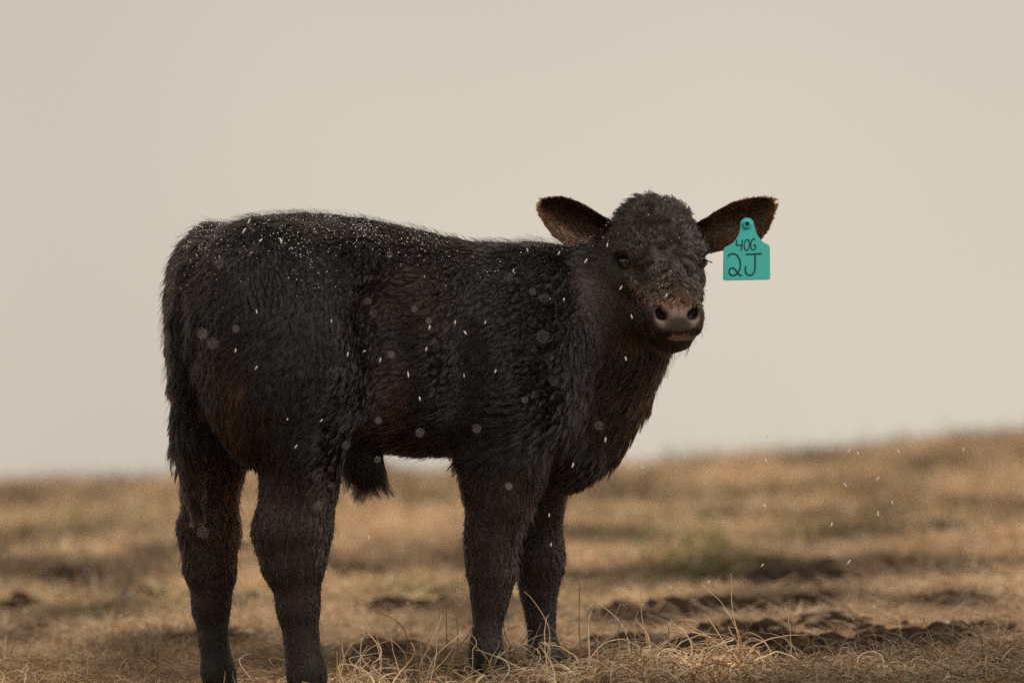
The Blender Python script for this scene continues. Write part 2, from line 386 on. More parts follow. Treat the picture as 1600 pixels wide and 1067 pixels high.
def surface_nets(F, lo, h):
    n_ = np.array(F.shape); S = F < 0
    c = [S[dx:n_[0]-1+dx, dy:n_[1]-1+dy, dz:n_[2]-1+dz] for dx in (0, 1) for dy in (0, 1) for dz in (0, 1)]
    cnt = np.zeros(c[0].shape, np.uint8)
    for q in c: cnt += q
    act = (cnt > 0) & (cnt < 8)
    idx = np.argwhere(act); ids = np.full(act.shape, -1, np.int32); ids[act] = np.arange(len(idx))
    cv = {}
    for dx in (0, 1):
        for dy in (0, 1):
            for dz in (0, 1): cv[dx, dy, dz] = F[idx[:, 0] + dx, idx[:, 1] + dy, idx[:, 2] + dz]
    acc = np.zeros((len(idx), 3)); num = np.zeros(len(idx))
    for a in cv:
        for ax in range(3):
            if a[ax] == 0:
                b_ = list(a); b_[ax] = 1; va, vb = cv[a], cv[tuple(b_)]
                m_ = (va < 0) != (vb < 0); t = va / np.where(m_, va - vb, 1)
                p = np.tile(np.array(a, float), (len(idx), 1)); p[:, ax] += t
                acc += p * m_[:, None]; num += m_
    V = lo + h * (idx + acc / num[:, None])
    quads = []
    for ax in range(3):
        o1, o2 = [(1, 2), (2, 0), (0, 1)][ax]
        d0 = np.take(S, range(0, n_[ax] - 1), ax); d1 = np.take(S, range(1, n_[ax]), ax)
        e = np.argwhere(d0 != d1)
        e = e[(e[:, o1] > 0) & (e[:, o2] > 0) & (e[:, o1] < n_[o1] - 1) & (e[:, o2] < n_[o2] - 1)]
        flip = d0[e[:, 0], e[:, 1], e[:, 2]]
        q = []
        for (a1, a2) in ((-1, -1), (0, -1), (0, 0), (-1, 0)):
            p = e.copy(); p[:, o1] += a1; p[:, o2] += a2; q.append(ids[p[:, 0], p[:, 1], p[:, 2]])
        q = np.stack(q, 1); q[~flip] = q[~flip][:, ::-1]; quads.append(q)
    return V, np.concatenate(quads)
BV, BQ = surface_nets(FLD, GLO + 0.0, GH)
del FLD
ed = np.concatenate([BQ[:, [0, 1]], BQ[:, [1, 2]], BQ[:, [2, 3]], BQ[:, [3, 0]]])
for it in range(2):                                    # relax the grid
    s_ = np.zeros_like(BV); k_ = np.zeros(len(BV))
    np.add.at(s_, ed[:, 0], BV[ed[:, 1]]); np.add.at(k_, ed[:, 0], 1)
    np.add.at(s_, ed[:, 1], BV[ed[:, 0]]); np.add.at(k_, ed[:, 1], 1)
    BV = BV * 0.5 + 0.5 * s_ / k_[:, None]
BT = np.concatenate([BQ[:, [0, 1, 2]], BQ[:, [0, 2, 3]]])
def vnormals(V, T):
    fn = np.cross(V[T[:, 1]] - V[T[:, 0]], V[T[:, 2]] - V[T[:, 0]]); N = np.zeros_like(V)
    for k in range(3): np.add.at(N, T[:, k], fn)
    return norm(N)
BN = vnormals(BV, BT)

# regions in the animal's own coordinates
def head_shf(P): q = P - E0; return q @ HS, q @ HF, q @ HU
def head_w(P):                                         # 1 on the head, 0 on the neck
    s, f, h = head_shf(P); return np.maximum(sstep(-0.045, 0.008, f), sstep(0.02, 0.06, h) * sstep(-0.10, -0.05, f)) * sstep(0.17, 0.13, np.sqrt(s**2 + (f - 0.03)**2 + (h + 0.03)**2))
def nose_w(P):                                         # bare nose pad
    s, f, h = head_shf(P); return sstep(1.12, 0.90, np.sqrt((s / 0.041) ** 2 + ((h + 0.102) / 0.025) ** 2)) * sstep(0.105, 0.118, f)
def lip_w(P):
    s, f, h = head_shf(P); return sstep(1.15, 0.9, np.sqrt(((s - 0.012) / 0.030) ** 2 + ((h + 0.1365) / 0.0060) ** 2)) * sstep(0.09, 0.105, f)
def eye_w(P):
    s, f, h = head_shf(P); return sstep(0.019, 0.013, np.sqrt((np.abs(s) - 0.069) ** 2 + (f - 0.040) ** 2 + (h * 1.35) ** 2))
nw, lw, ew = nose_w(BV), lip_w(BV), eye_w(BV)
s_, f_, h_ = head_shf(BV)
bc = np.tile(np.array([0.010, 0.0075, 0.0065]), (len(BV), 1))
padc = np.array(rgb(122, 106, 100)) * (0.75 + 0.5 * fbm(BV, 500, 3, 1))[:, None]
padc = padc * (1 - 0.72 * sstep(-0.096, -0.108, h_) * sstep(0.030, 0.018, np.abs(s_)))[:, None]          # the pad's lower half is darker skin
bc = bc * (1 - nw)[:, None] + padc * nw[:, None]
bc = bc * (1 - lw)[:, None] + np.array(rgb(122, 106, 101)) * lw[:, None]
nost = np.zeros(len(BV))
for g in (-1, 1): nost = np.maximum(nost, sstep(1.25, 0.95, np.sqrt(((s_ - g * 0.0290) / 0.0120) ** 2 + ((h_ + 0.096) / 0.0120) ** 2)) * sstep(0.143, 0.130, f_))
bc = bc * (1 - nost)[:, None] + np.array([0.012, 0.008, 0.007]) * nost[:, None]
bme = mesh_np('body', BV, BQ)
ca = bme.attributes.new('skin', 'FLOAT_COLOR', 'POINT'); ca.data.foreach_set('color', np.concatenate([bc, np.ones((len(bc), 1))], 1).astype(np.float32).ravel())
body = link('body', bme, calf, mat_attr('calf_skin', 'skin', 0.48, 0.4, (900, 0.35)))

# hooves
def hoof(px, py, v, base_py, rad=0.034):
    c = PT(px, py, v); zb = float(PT(px, base_py, v)[2])
    mhoof = bpy.data.materials.get('hoof_horn') or mat_plain('hoof_horn', (0.02, 0.016, 0.013), 0.45, 0.4, (120, 0.3))
    for sd in (-1, 1):                                 # two claws
        V, F = [], []; n_ = 14
        for j, (tz, sc_, fo) in enumerate(((0.0, 1.0, 0.012), (0.12, 1.04, 0.013), (0.55, 0.92, 0.006), (1.0, 0.78, 0.0))):
            for i in range(n_):
                a = 2 * math.pi * i / n_
                ul = math.cos(a) * rad * sc_ * (1.25 if math.cos(a) > 0 else 0.95) + fo; vl = math.sin(a) * rad * 0.52 * sc_ + sd * rad * 0.53
                p = np.array([c[0], c[1], 0]) + AU * ul + AV * vl; V.append((p[0], p[1], zb + tz * (c[2] - zb + 0.008)))
            if j: F += [((j-1)*n_+i, (j-1)*n_+(i+1) % n_, j*n_+(i+1) % n_, j*n_+i) for i in range(n_)]
        F += [tuple(range(n_ - 1, -1, -1)), tuple(3 * n_ + i for i in range(n_))]
        link('hoof', mesh('hoof', V, F), calf, mhoof)
hoof(489, 1083, -0.10, 1115); hoof(350, 1083, 0.10, 1113); hoof(767, 1050, -0.098, 1076, 0.031); hoof(865, 1050, 0.085, 1070, 0.031)

# eyes
def uv_ball(c, r_, n_=24, m_=14, flat=(1, 1, 1)):
    V, F = [], []
    for j in range(m_ + 1):
        t = math.pi * j / m_
        for i in range(n_):
            p = 2 * math.pi * i / n_; V.append((c[0] + r_*flat[0]*math.sin(t)*math.cos(p), c[1] + r_*flat[1]*math.sin(t)*math.sin(p), c[2] + r_*flat[2]*math.cos(t)))
    for j in range(m_):
        for i in range(n_): F.append((j*n_+i, (j+1)*n_+i, (j+1)*n_+(i+1) % n_, j*n_+(i+1) % n_))
    return V, F
m_eye = mat_plain('eye_wet', (0.006, 0.005, 0.005), 0.06, 0.5, coat=0.6)
m_lid = mat_plain('eyelid_skin', rgb(74, 64, 60), 0.3, 0.5)
for s_ in (-1, 1):
    c = HP(s_ * 0.0645, 0.0322, -0.001); V, F = uv_ball(c, 0.0160); ey = link('eye', mesh('eye', V, F), calf, m_eye)
    ax = norm(HS * s_ * 0.75 + HF * 0.66); tx = norm(np.cross(HU, ax)); V, F = [], []; n_, q_ = 28, 6    # wet pale lid margin
    for i in range(n_):
        a = 2 * math.pi * i / n_; cc_ = c + ax * 0.0126 + tx * math.cos(a) * 0.0120 + HU * (math.sin(a) * (0.0052 if math.sin(a) > 0 else 0.0070) - 0.001)
        od = norm(tx * math.cos(a) + HU * math.sin(a))
        for j in range(q_):
            bb = 2 * math.pi * j / q_; rr = 0.0008; V.append(cc_ + od * math.cos(bb) * rr + ax * math.sin(bb) * rr)
    for i in range(n_):
        for j in range(q_): F.append((i*q_+j, ((i+1) % n_)*q_+j, ((i+1) % n_)*q_+(j+1) % q_, i*q_+(j+1) % q_))
    link('eyelid', mesh('eyelid', V, F), ey, m_lid)

# ears: cupped leaves, rim traced, each with its own thickness
def poly_at(P, t):
    P = np.array(P, float); L = np.r_[0, np.cumsum(np.linalg.norm(np.diff(P, axis=0), axis=1))]; L /= L[-1]
    return np.stack([np.interp(t, L, P[:, k]) for k in range(2)], -1)
def make_ear(up, lo, y0, ytip, cup):
    nu, nv = 34, 25; G = np.zeros((nu, nv, 3)); thick = 0.0045
    t = np.linspace(0, 1, nu); U = poly_at(up, t); L = poly_at(lo, t)
    for i in range(nu):
        y = y0 + (ytip - y0) * t[i]; wid = np.linalg.norm(U[i] - L[i]) * PXM
        for j in range(nv):
            q = j / (nv - 1); p = U[i] * (1 - q) + L[i] * q
            dep = cup * wid * (1 - (2 * q - 0.85) ** 2) * (1.0 - 0.45 * t[i]) - 0.010 * (1 - q) ** 3 * math.sin(math.pi * t[i])
            G[i, j] = at_y(p[0], p[1], y + dep)
    # front sheet G, back sheet offset away from camera
    fn = np.cross(np.gradient(G, axis=0), np.gradient(G, axis=1)); fn = norm(fn); fn[fn[..., 1] > 0] *= -1
    th = thick * np.minimum(1, np.minimum(np.arange(nv), np.arange(nv)[::-1]) / 3.0)[None, :, None] * np.ones((nu, 1, 1))
    Bk = G - fn * (th + 0.0004)
    V = np.concatenate([G.reshape(-1, 3), Bk.reshape(-1, 3)]); I = np.arange(nu * nv).reshape(nu, nv); J = I + nu * nv; F = []
    for i in range(nu - 1):
        for j in range(nv - 1): F += [(I[i, j], I[i+1, j], I[i+1, j+1], I[i, j+1]), (J[i, j], J[i, j+1], J[i+1, j+1], J[i+1, j])]
        F += [(I[i, 0], J[i, 0], J[i+1, 0], I[i+1, 0]), (I[i, nv-1], I[i+1, nv-1], J[i+1, nv-1], J[i, nv-1])]
    F += [(I[0, j], I[0, j+1], J[0, j+1], J[0, j]) for j in range(nv - 1)] + [(I[-1, j], J[-1, j], J[-1, j+1], I[-1, j+1]) for j in range(nv - 1)]
    return G, Bk, fn, V, F
EY = E0[1] + 0.035
ears = [
    ([(955, 345), (940, 337), (922, 325), (903, 315), (880, 307), (862, 308), (850, 312)], [(950, 398), (930, 395), (905, 391), (885, 384), (866, 371), (853, 354), (844, 338), (841, 328)], EY, EY + 0.020, 0.55),
    ([(1085, 350), (1104, 340), (1122, 328), (1145, 316), (1170, 310), (1190, 308), (1203, 311)], [(1090, 400), (1112, 395), (1135, 390), (1160, 387), (1186, 378), (1200, 360), (1208, 340), (1211, 324)], EY + 0.01, EY + 0.035, 0.45)]
m_ear = mat_plain('ear_skin', (0.030, 0.019, 0.014), 0.6, 0.3)
EAR = []
for up, lo, y0, yt, cup in ears:
    G, Bk, fn, V, F = make_ear(up, lo, y0, yt, cup); EAR.append((G, Bk, fn))
    link('ear', mesh('ear', V, F), calf, m_ear)

# ------------------------------------------------------------------ coat
def pick(V, T, N, n_, wgt=None):
    a = V[T[:, 0]]; b_ = V[T[:, 1]]; c = V[T[:, 2]]
    ar = np.linalg.norm(np.cross(b_ - a, c - a), axis=1)
    if wgt is not None: ar = ar * wgt[T].mean(1)
    i = RNG.choice(len(T), n_, p=ar / ar.sum()); r1, r2 = RNG.random(n_), RNG.random(n_); f = r1 + r2 > 1; r1[f] = 1 - r1[f]; r2[f] = 1 - r2[f]
    w0 = 1 - r1 - r2; t = T[i]
    return (V[t[:, 0]] * w0[:, None] + V[t[:, 1]] * r1[:, None] + V[t[:, 2]] * r2[:, None], norm(N[t[:, 0]] * w0[:, None] + N[t[:, 1]] * r1[:, None] + N[t[:, 2]] * r2[:, None]))
def strands(P, N, D, L, lift0, lift1, wave=0.0, wfreq=1.5, clump=0.55, csize=14, k=6, spread=0.25, droop=0.0, swirl=1.0, tint=False, cexp=1.3):
    n_ = len(P)
    T = norm(D - (D * N).sum(1, keepdims=True) * N); B = np.cross(N, T)
    ang = ((vnoise(P, 9, 41) - 0.5) * 1.5 + (vnoise(P, 28, 42) - 0.5) * 0.6) * swirl + RNG.normal(0, spread, n_)
    T, B = T * np.cos(ang)[:, None] + B * np.sin(ang)[:, None], B * np.cos(ang)[:, None] - T * np.sin(ang)[:, None]
    l0 = lift0 * (0.7 + 0.6 * vnoise(P, 35, 43)) ; pts = np.zeros((n_, k, 3)); pts[:, 0] = P - N * 0.001
    for j in range(1, k):
        t = j / (k - 1); th = l0 * (1 - t) + lift1 * t
        st = T * np.cos(th)[:, None] + N * np.sin(th)[:, None]; st[:, 2] -= droop * t
        pts[:, j] = pts[:, j - 1] + norm(st) * (L / (k - 1))[:, None]
    g = max(1, n_ // csize); gi = RNG.choice(n_, g, replace=False)
    kd = kdtree.KDTree(g)
    for a, i in enumerate(gi): kd.insert(P[i], a)
    kd.balance()
    own = np.fromiter((kd.find(p)[1] for p in P.tolist()), int, n_)
    cg = pts[gi[own]]; ok = (np.linalg.norm(cg[:, 0] - P, axis=1) < 0.015)[:, None, None]
    if np.any(wave):
        tt = np.linspace(0, 1, k); ph = (RNG.random(g) * 6.283)[own]
        wv = (np.asarray(wave) * np.ones(n_))[:, None] * np.sin(tt[None] * wfreq * 6.283 + ph[:, None]) * tt[None] ** 0.7
        off = wv[:, :, None] * B[gi[own]][:, None, :]
    else: off = 0
    tt = (np.linspace(0, 1, k) ** cexp)[None, :, None] * np.where(ok, (np.asarray(clump) * np.ones(n_))[:, None, None], 0) * (0.6 + 0.6 * RNG.random(n_))[:, None, None]
    pts = pts * (1 - np.clip(tt, 0, .97)) + cg * np.clip(tt, 0, .97)
    return (pts + off, RNG.random(g)[own]) if tint else pts + off
def taper(n_, k, r0, tip=0.25): return (np.asarray(r0) * np.ones(n_))[:, None] * np.linspace(1, tip, k)[None]

def uvw(P): q = P - O0; return q @ AU, q @ AV, P[:, 2]
def img(P):                                            # where a point lies in the photograph (for pigment patches and hair length only)
    q = P - CAM; c, s = math.cos(PITCH), math.sin(PITCH); yy = q[:, 1] * c + q[:, 2] * s; zz = -q[:, 1] * s + q[:, 2] * c
    return 800 + FPX * q[:, 0] / yy, 533.5 - FPX * zz / yy
def gauss(x, y, cx, cy, rx, ry): return np.exp(-((x - cx) / rx) ** 2 - ((y - cy) / ry) ** 2)
dens = np.clip(1 - 1.2 * nw - 1.2 * lw - 1.1 * ew - nost, 0, 1) * (1 + 1.0 * head_w(BV)) * (1 + 0.8 * sstep(0.40, 0.28, BV[:, 2]))
NF = 540000
P, N = pick(BV, BT, BN, NF, dens)
u, v, z = uvw(P); hw = head_w(P); ix, iy = img(P); s_, f_, h_ = head_shf(P)
# growth direction: back and down on the trunk, down on the legs, out from a whorl on the forehead
Wd = np.array([0, 0, -1.0])
lowleg = sstep(0.42, 0.30, z); rump = sstep(-0.10, -0.25, u); front = sstep(0.18, 0.32, u)
D = AU[None] * (-0.85 + 0.45 * rump + 0.35 * front - 0.0 * lowleg)[:, None] + Wd[None] * (0.55 + 0.35 * rump + 0.5 * front)[:, None]
D = D * (1 - lowleg)[:, None] + (Wd[None] - 0.22 * AU[None]) * lowleg[:, None]
tail = gauss(u, z, (PT(290, 600, 0) - O0) @ AU, 0.52, 0.05, 0.6) * sstep(0.06, 0.03, np.abs(v)) * sstep(-0.335, -0.355, u)
tail = sstep(24, 17, np.abs(ix - np.interp(iy, [400, 430, 500, 600, 690, 765, 800], [300, 290, 281, 283, 290, 302, 308]))) * sstep(405, 430, iy) * (np.abs(v) < 0.04)
D = D * (1 - tail)[:, None] + (Wd[None] + 0.0 * AU[None]) * tail[:, None]
whorl = HP(0, 0.085, 0.018)
Dh = norm(P - whorl) + 0.25 * Wd[None] * sstep(0.02, -0.02, h_)[:, None]
D = D * (1 - hw)[:, None] + Dh * hw[:, None]
# length
L = 0.021 + 0 * u
L = L + 0.012 * sstep(0.50, 0.42, z) * (1 - lowleg) * (np.abs(v) < 0.2)                     # belly
L = L + 0.014 * front * (1 - hw) * sstep(0.62, 0.50, z) * (1 - lowleg)                       # brisket
L = L * (1 - 0.30 * lowleg) * (1 - 0.50 * sstep(0.24, 0.12, z))
L = L * (1 - hw) + hw * (0.011 + 0.018 * sstep(0.00, 0.05, f_) * sstep(0.06, 0.035, np.abs(s_)) * sstep(-0.085, -0.06, h_) + 0.012 * sstep(0.04, 0.09, h_) - 0.006 * sstep(-0.03, -0.07, h_) * sstep(0.05, 0.09, f_) + 0.010 * sstep(0.03, -0.02, f_))
L = L * (1 - 0.6 * np.clip(sstep(0.035, 0.018, np.sqrt((np.abs(s_) - 0.069)**2 + (f_ - 0.04)**2 + h_**2)), 0, 1))
shth = gauss(ix, iy, 572, 722, 26, 26) * (np.abs(v) < 0.05)
L = L + 0.040 * shth + 0.008 * tail * sstep(470, 620, iy)
L = L * (1 - 0.45 * hw * sstep(0.07, 0.09, f_) * sstep(-0.10, -0.112, h_))
L = L * (0.65 + 0.7 * RNG.random(NF)) * (0.8 + 0.4 * vnoise(P, 20, 51))
D = D * (1 - shth)[:, None] + (Wd[None] + 0.5 * AU[None]) * shth[:, None]
lift = 0.58 - 0.15 * lowleg - 0.14 * hw * sstep(-0.03, 0.03, f_) + 0.25 * sstep(0.03, 0.09, h_) * hw
wave = 0.0026 * hw * sstep(-0.02, 0.03, f_) * sstep(-0.09, -0.06, h_) + 0.0005
muz = hw * sstep(0.07, 0.09, f_) * sstep(-0.10, -0.112, h_)
PTS = np.zeros((NF, 8, 3)); TINT = np.zeros(NF)
for sel, cz, cl, cx_ in ((hw > 0.5, 26, 0.96, 0.55), (hw <= 0.5, 22, 0.88, 1.1)):
    PTS[sel], TINT[sel] = strands(P[sel], N[sel], D[sel], L[sel], lift[sel], 0.10, wave[sel], 1.6, (cl * (1 - 0.75 * muz))[sel], cz, 8, 0.18, 0.10, (1 - 0.5 * hw)[sel], True, cx_)
# pigment: black with rusty patches on cheek, chest, flank, inner thigh
blk = np.array([0.0066, 0.0045, 0.0038]); brn = np.array([0.070, 0.030, 0.016])
bm = 0.55 * gauss(ix, iy, 622, 640, 22, 48) * (v < 0) + 0.30 * gauss(ix, iy, 365, 620, 22, 60) + 0.75 * gauss(ix, iy, 345, 790, 38, 90) * (v > 0.02) \
   + 0.10 * gauss(ix, iy, 985, 500, 30, 50) * (hw < 0.99) + 0.14 * hw * sstep(0.01, -0.05, h_) * sstep(-0.04, 0.02, f_) + 0.03 * hw + 0.22 * hw * sstep(-0.03, 0.02, f_) * sstep(0.03, 0.06, np.abs(s_)) * sstep(0.03, 0.0, h_) + 0.22 * gauss(ix, iy, 990, 600, 60, 60) + 0.12 * lowleg + 0.10 * gauss(ix, iy, 640, 470, 80, 80)
ringw = hw * sstep(1.60, 1.10, np.sqrt((s_ / 0.042) ** 2 + ((h_ + 0.098) / 0.028) ** 2)) * sstep(0.08, 0.1, f_) * sstep(-0.125, -0.105, h_)
bm = np.clip(bm * (0.5 + 1.0 * vnoise(P, 45, 61)) + 1.2 * ringw * (0.4 + 0.6 * RNG.random(NF)), 0, 1)
CO = blk * (1 - bm)[:, None] + brn * bm[:, None]
CO = CO * (0.5 + 0.6 * RNG.random(NF) ** 2 + 1.1 * TINT ** 3 + 3.0 * (RNG.random(NF) < 0.05))[:, None]  # random tone per strand and clump; the few bright ones are painted glints
m_hair = mat_hair('calf_hair', 0.24, 0.36); m_wet = mat_hair('wet_forehead_hair', 0.17, 0.28)
m_wet.node_tree.nodes['Principled Hair BSDF'].inputs['IOR'].default_value = 1.55             # licked wet between the eyes
wet = (hw > 0.5) & (f_ > 0.02) & (h_ > -0.085) & (h_ < 0.050 + 0.02 * (vnoise(P, 60, 77) - 0.5)) & (np.abs(s_) < 0.058)
RAD = taper(NF, 8, 0.00036 - 0.00008 * hw)
tag(curves_obj('coat', PTS[~wet], RAD[~wet], CO[~wet], m_hair, calf), kind='stuff')
tag(curves_obj('forehead_hair', PTS[wet], RAD[wet] * 1.2, CO[wet] * 1.6, m_wet, calf), kind='stuff')  # colour lightened too, so part of the sheen is painted in

# ear hair
ep, ec = [], []
for (G, Bk, fn), sd in zip(EAR, (-1, 1)):
    nu, nv = G.shape[:2]
    for side, n_, S in (('in', 9000, G), ('out', 5000, Bk)):
        a = RNG.random(n_) * (nu - 1.001); q = RNG.random(n_) * (nv - 1.001); i = a.astype(int); j = q.astype(int); fa = (a - i)[:, None]; fq = (q - j)[:, None]
        P_ = S[i, j]*(1-fa)*(1-fq) + S[i+1, j]*fa*(1-fq) + S[i, j+1]*(1-fa)*fq + S[i+1, j+1]*fa*fq
        N_ = fn[i, j] * (1 if side == 'in' else -1)
        along = norm(S[np.minimum(i + 1, nu - 1), j] - S[np.maximum(i - 1, 0), j] + 1e-6); acr = norm(S[i, np.minimum(j + 1, nv - 1)] - S[i, np.maximum(j - 1, 0)])
        qq = (q / (nv - 1))[:, None]; tt = a / (nu - 1)
        D_ = along * 0.8 + acr * np.where(qq > 0.5, 0.7, -0.7) * (0.4 + np.abs(2 * qq - 1))
        L_ = (0.014 if side == 'in' else 0.006) * (0.6 + 0.7 * RNG.random(n_)) * (1 - 0.45 * np.abs(2 * qq[:, 0] - 1) ** 3)
        p_ = strands(P_, N_, D_, L_, 0.5, 0.15, 0.0012, 1.2, 0.92, 16, 6, 0.25, cexp=0.6)
        rim = np.maximum(sstep(0.45, 0.9, qq[:, 0]), 0.6 * sstep(0.22, 0.05, qq[:, 0])) * sstep(0.1, 0.45, tt) if side == 'in' else 0.15 * np.ones(n_)
        rim = np.clip(rim * (0.45 + 0.9 * vnoise(P_, 90, 71)) * (1.0 if sd < 0 else 0.75) + 0.16, 0, 1)
        c_ = blk * (1 - rim)[:, None] + np.array([0.22, 0.098, 0.055]) * rim[:, None]
        ep.append(p_); ec.append(c_ * (0.8 + 0.4 * RNG.random(n_))[:, None])
ep = np.concatenate(ep); ec = np.concatenate(ec)
tag(curves_obj('ear_hair', ep, taper(len(ep), 6, 0.0004), ec, bpy.data.materials['calf_hair'], calf), kind='stuff')
# guard hairs: longer, sparser, break up the outline
NG = 16000
P, N = pick(BV, BT, BN, NG, np.clip(1 - 2 * nw - 2 * lw - 2 * ew, 0, 1) * (1 - 0.55 * head_w(BV)))
u, v, z = uvw(P); lowleg = sstep(0.42, 0.30, z); hw = head_w(P); front = sstep(0.18, 0.32, u)
D = AU[None] * (-0.6 + 0.3 * front)[:, None] + Wd[None] * (0.7 + 0.2 * front)[:, None]; D = D * (1 - lowleg)[:, None] + (Wd[None] - 0.35 * AU[None]) * lowleg[:, None]
D = D * (1 - hw)[:, None] + norm(P - whorl) * hw[:, None]
L = (0.030 - 0.010 * lowleg - 0.012 * hw) * (0.6 + 0.8 * RNG.random(NG))
PTS = strands(P, N, D, L, 0.95, 0.30, 0.0012, 1.2, 0.6, 5, 6, 0.35, 0.2)
tag(curves_obj('guard_hair', PTS, taper(NG, 6, 0.00032, 0.15), np.tile(blk, (NG, 1)) * (0.6 + 0.9 * RNG.random(NG))[:, None], bpy.data.materials['calf_hair'], calf), kind='stuff')
# eyelashes
P = []; Nn = []
for s_ in (-1, 1):
    ax = norm(HS * s_ * 0.75 + HF * 0.66); tx = norm(np.cross(HU, ax)); c = HP(s_ * 0.0655, 0.0335, -0.001)
    for i in range(34):
        a = math.pi * (0.08 + 0.84 * i / 33); P.append(c + ax * 0.0125 + tx * math.cos(a) * 0.0112 + HU * math.sin(a) * 0.0046); Nn.append(norm(ax * 0.8 - 0.15 * HU + tx * math.cos(a) * 0.5))
P = np.array(P); Nn = np.array(Nn); tt = np.linspace(0, 1, 6)
LA = P[:, None] + Nn[:, None] * (0.010 * tt)[None, :, None] + np.array([0, 0, -1.0]) * (0.006 * tt * (1 - 0.6 * tt))[None, :, None]
tag(curves_obj('eyelash', LA, taper(len(P), 6, 0.0003), np.tile([0.01, 0.008, 0.008], (len(P), 1)), bpy.data.materials['calf_hair'], calf), kind='stuff')

# ------------------------------------------------------------------ ear tag: hangs from the calf's left ear
G, Bk, fn = EAR[1]
TY = float(G[..., 1].min()) - 0.010                    # just in front of the ear
TO, TS = (1110.0, 320.0), 120 / 985.0                  # tracing frame of the tag
def TP(x, y, d=0.0):                                   # traced tag point -> place; the plate leans a little
    p = at_y(TO[0] + x * TS, TO[1] + y * TS, TY); k = (p[2] - at_y(1167, 350, TY)[2])
    return np.array([p[0], TY + 0.10 * k + 0.05 * (p[0] - at_y(1167, 350, TY)[0]) - d, p[2]])
tagroot = empty('ear_tag', tuple(TP(470, 250)))
tag(tagroot, 'turquoise plastic ear tag with handwritten 40G 2J hanging from the calf\'s ear', 'ear tag')
outl = []
for i in range(17):
    a = R(190 - 200 * i / 16); outl.append((470 + 88 * math.cos(a), 252 - 84 * math.sin(a)))
def bez(p, q, r_, n_): return [tuple((1-t)**2*np.array(p) + 2*t*(1-t)*np.array(q) + t*t*np.array(r_)) for t in np.linspace(0, 1, n_)]
outl += bez((562, 285), (580, 400), (680, 482), 8) + [(715, 500)] + bez((735, 510), (760, 522), (762, 552), 5) + bez((764, 930), (766, 962), (735, 965), 5) + bez((195, 976), (157, 976), (157, 945), 5) + bez((165, 590), (164, 560), (190, 545), 5) + [(240, 520)] + bez((275, 500), (365, 430), (381, 290), 8)
def plate(name, poly, d0, d1, bev, mat, parent):       # outline with a rounded edge
    c = np.mean(poly, 0); V = []; F = []; n_ = len(poly); P_ = np.array(poly)
    for (ins, d) in ((0, d0), (0, d1 - bev), (0.35, d1 - 0.3 * bev), (1, d1)):
        tn = np.roll(P_, -1, 0) - np.roll(P_, 1, 0); nr = np.stack([tn[:, 1], -tn[:, 0]], 1); nr /= np.linalg.norm(nr, axis=1)[:, None] + 1e-9
        sgn = -1 if ((P_ - c) * nr).sum() > 0 else 1
        q = P_ + nr * sgn * ins * 6
        V += [TP(x, y, d) for x, y in q]
    for j in range(3): F += [(j*n_+i, (j+1)*n_+i, (j+1)*n_+(i+1) % n_, j*n_+(i+1) % n_) for i in range(n_)]
    F += [tuple(3 * n_ + i for i in range(n_)), tuple(range(n_ - 1, -1, -1))]
    bm = bmesh.new(); vs = [bm.verts.new(p) for p in V]
    for f in F: bm.faces.new([vs[i] for i in f])
    bmesh.ops.triangulate(bm, faces=[f for f in bm.faces if len(f.verts) > 4]); bmesh.ops.recalc_face_normals(bm, faces=bm.faces)
    me = bpy.data.meshes.new(name); bm.to_mesh(me); bm.free(); return link(name, me, parent, mat)
m_tag = mat_plain('tag_plastic', rgb(64, 186, 182), 0.45, 0.4, (60, 0.12), (35, 0.10))
m_ink = mat_plain('tag_ink', rgb(14, 52, 58), 0.6, 0.3)
plate('tag_panel', outl, 0.0, 0.0022, 0.0008, m_tag, tagroot)
def lathe(cx, cy, prof, d0, n_=28):                    # prof: (radius in traced px, rise)
    V, F = [], []
    for j, (r_, h) in enumerate(prof):
        for i in range(n_):
            a = 2 * math.pi * i / n_; V.append(TP(cx + r_ * math.cos(a), cy - r_ * math.sin(a), d0 + h))
        if j: F += [((j-1)*n_+i, (j-1)*n_+(i+1) % n_, j*n_+(i+1) % n_, j*n_+i) for i in range(n_)]
    return mesh('stud', V, F)
st = link('stud', lathe(468, 252, [(66, 0), (64, 0.0012), (52, 0.0018), (47, 0.0045), (40, 0.0052), (31, 0.0046), (28, 0.001), (6, 0.0008)], 0.0022), tagroot, m_tag)
link('pin_hole', lathe(466, 250, [(26, 0), (24, 0.0012), (14, 0.0016), (1, 0.0017)], 0.0031), st, m_ink)
def cr(P, n_=10):
    P = np.array(P, float)
    if len(P) < 3: return np.array([P[0] + (P[-1] - P[0]) * t for t in np.linspace(0, 1, n_)])
    Q_ = np.vstack([2 * P[0] - P[1], P, 2 * P[-1] - P[-2]]); o_ = []
    for i in range(1, len(Q_) - 2):
        for t in np.linspace(0, 1, n_, endpoint=False):
            a, b_, c, d = Q_[i-1], Q_[i], Q_[i+1], Q_[i+2]; o_.append(0.5 * (2*b_ + (c-a)*t + (2*a-5*b_+4*c-d)*t*t + (3*b_-a-3*c+d)*t**3))
    return np.array(o_ + [P[-1]])
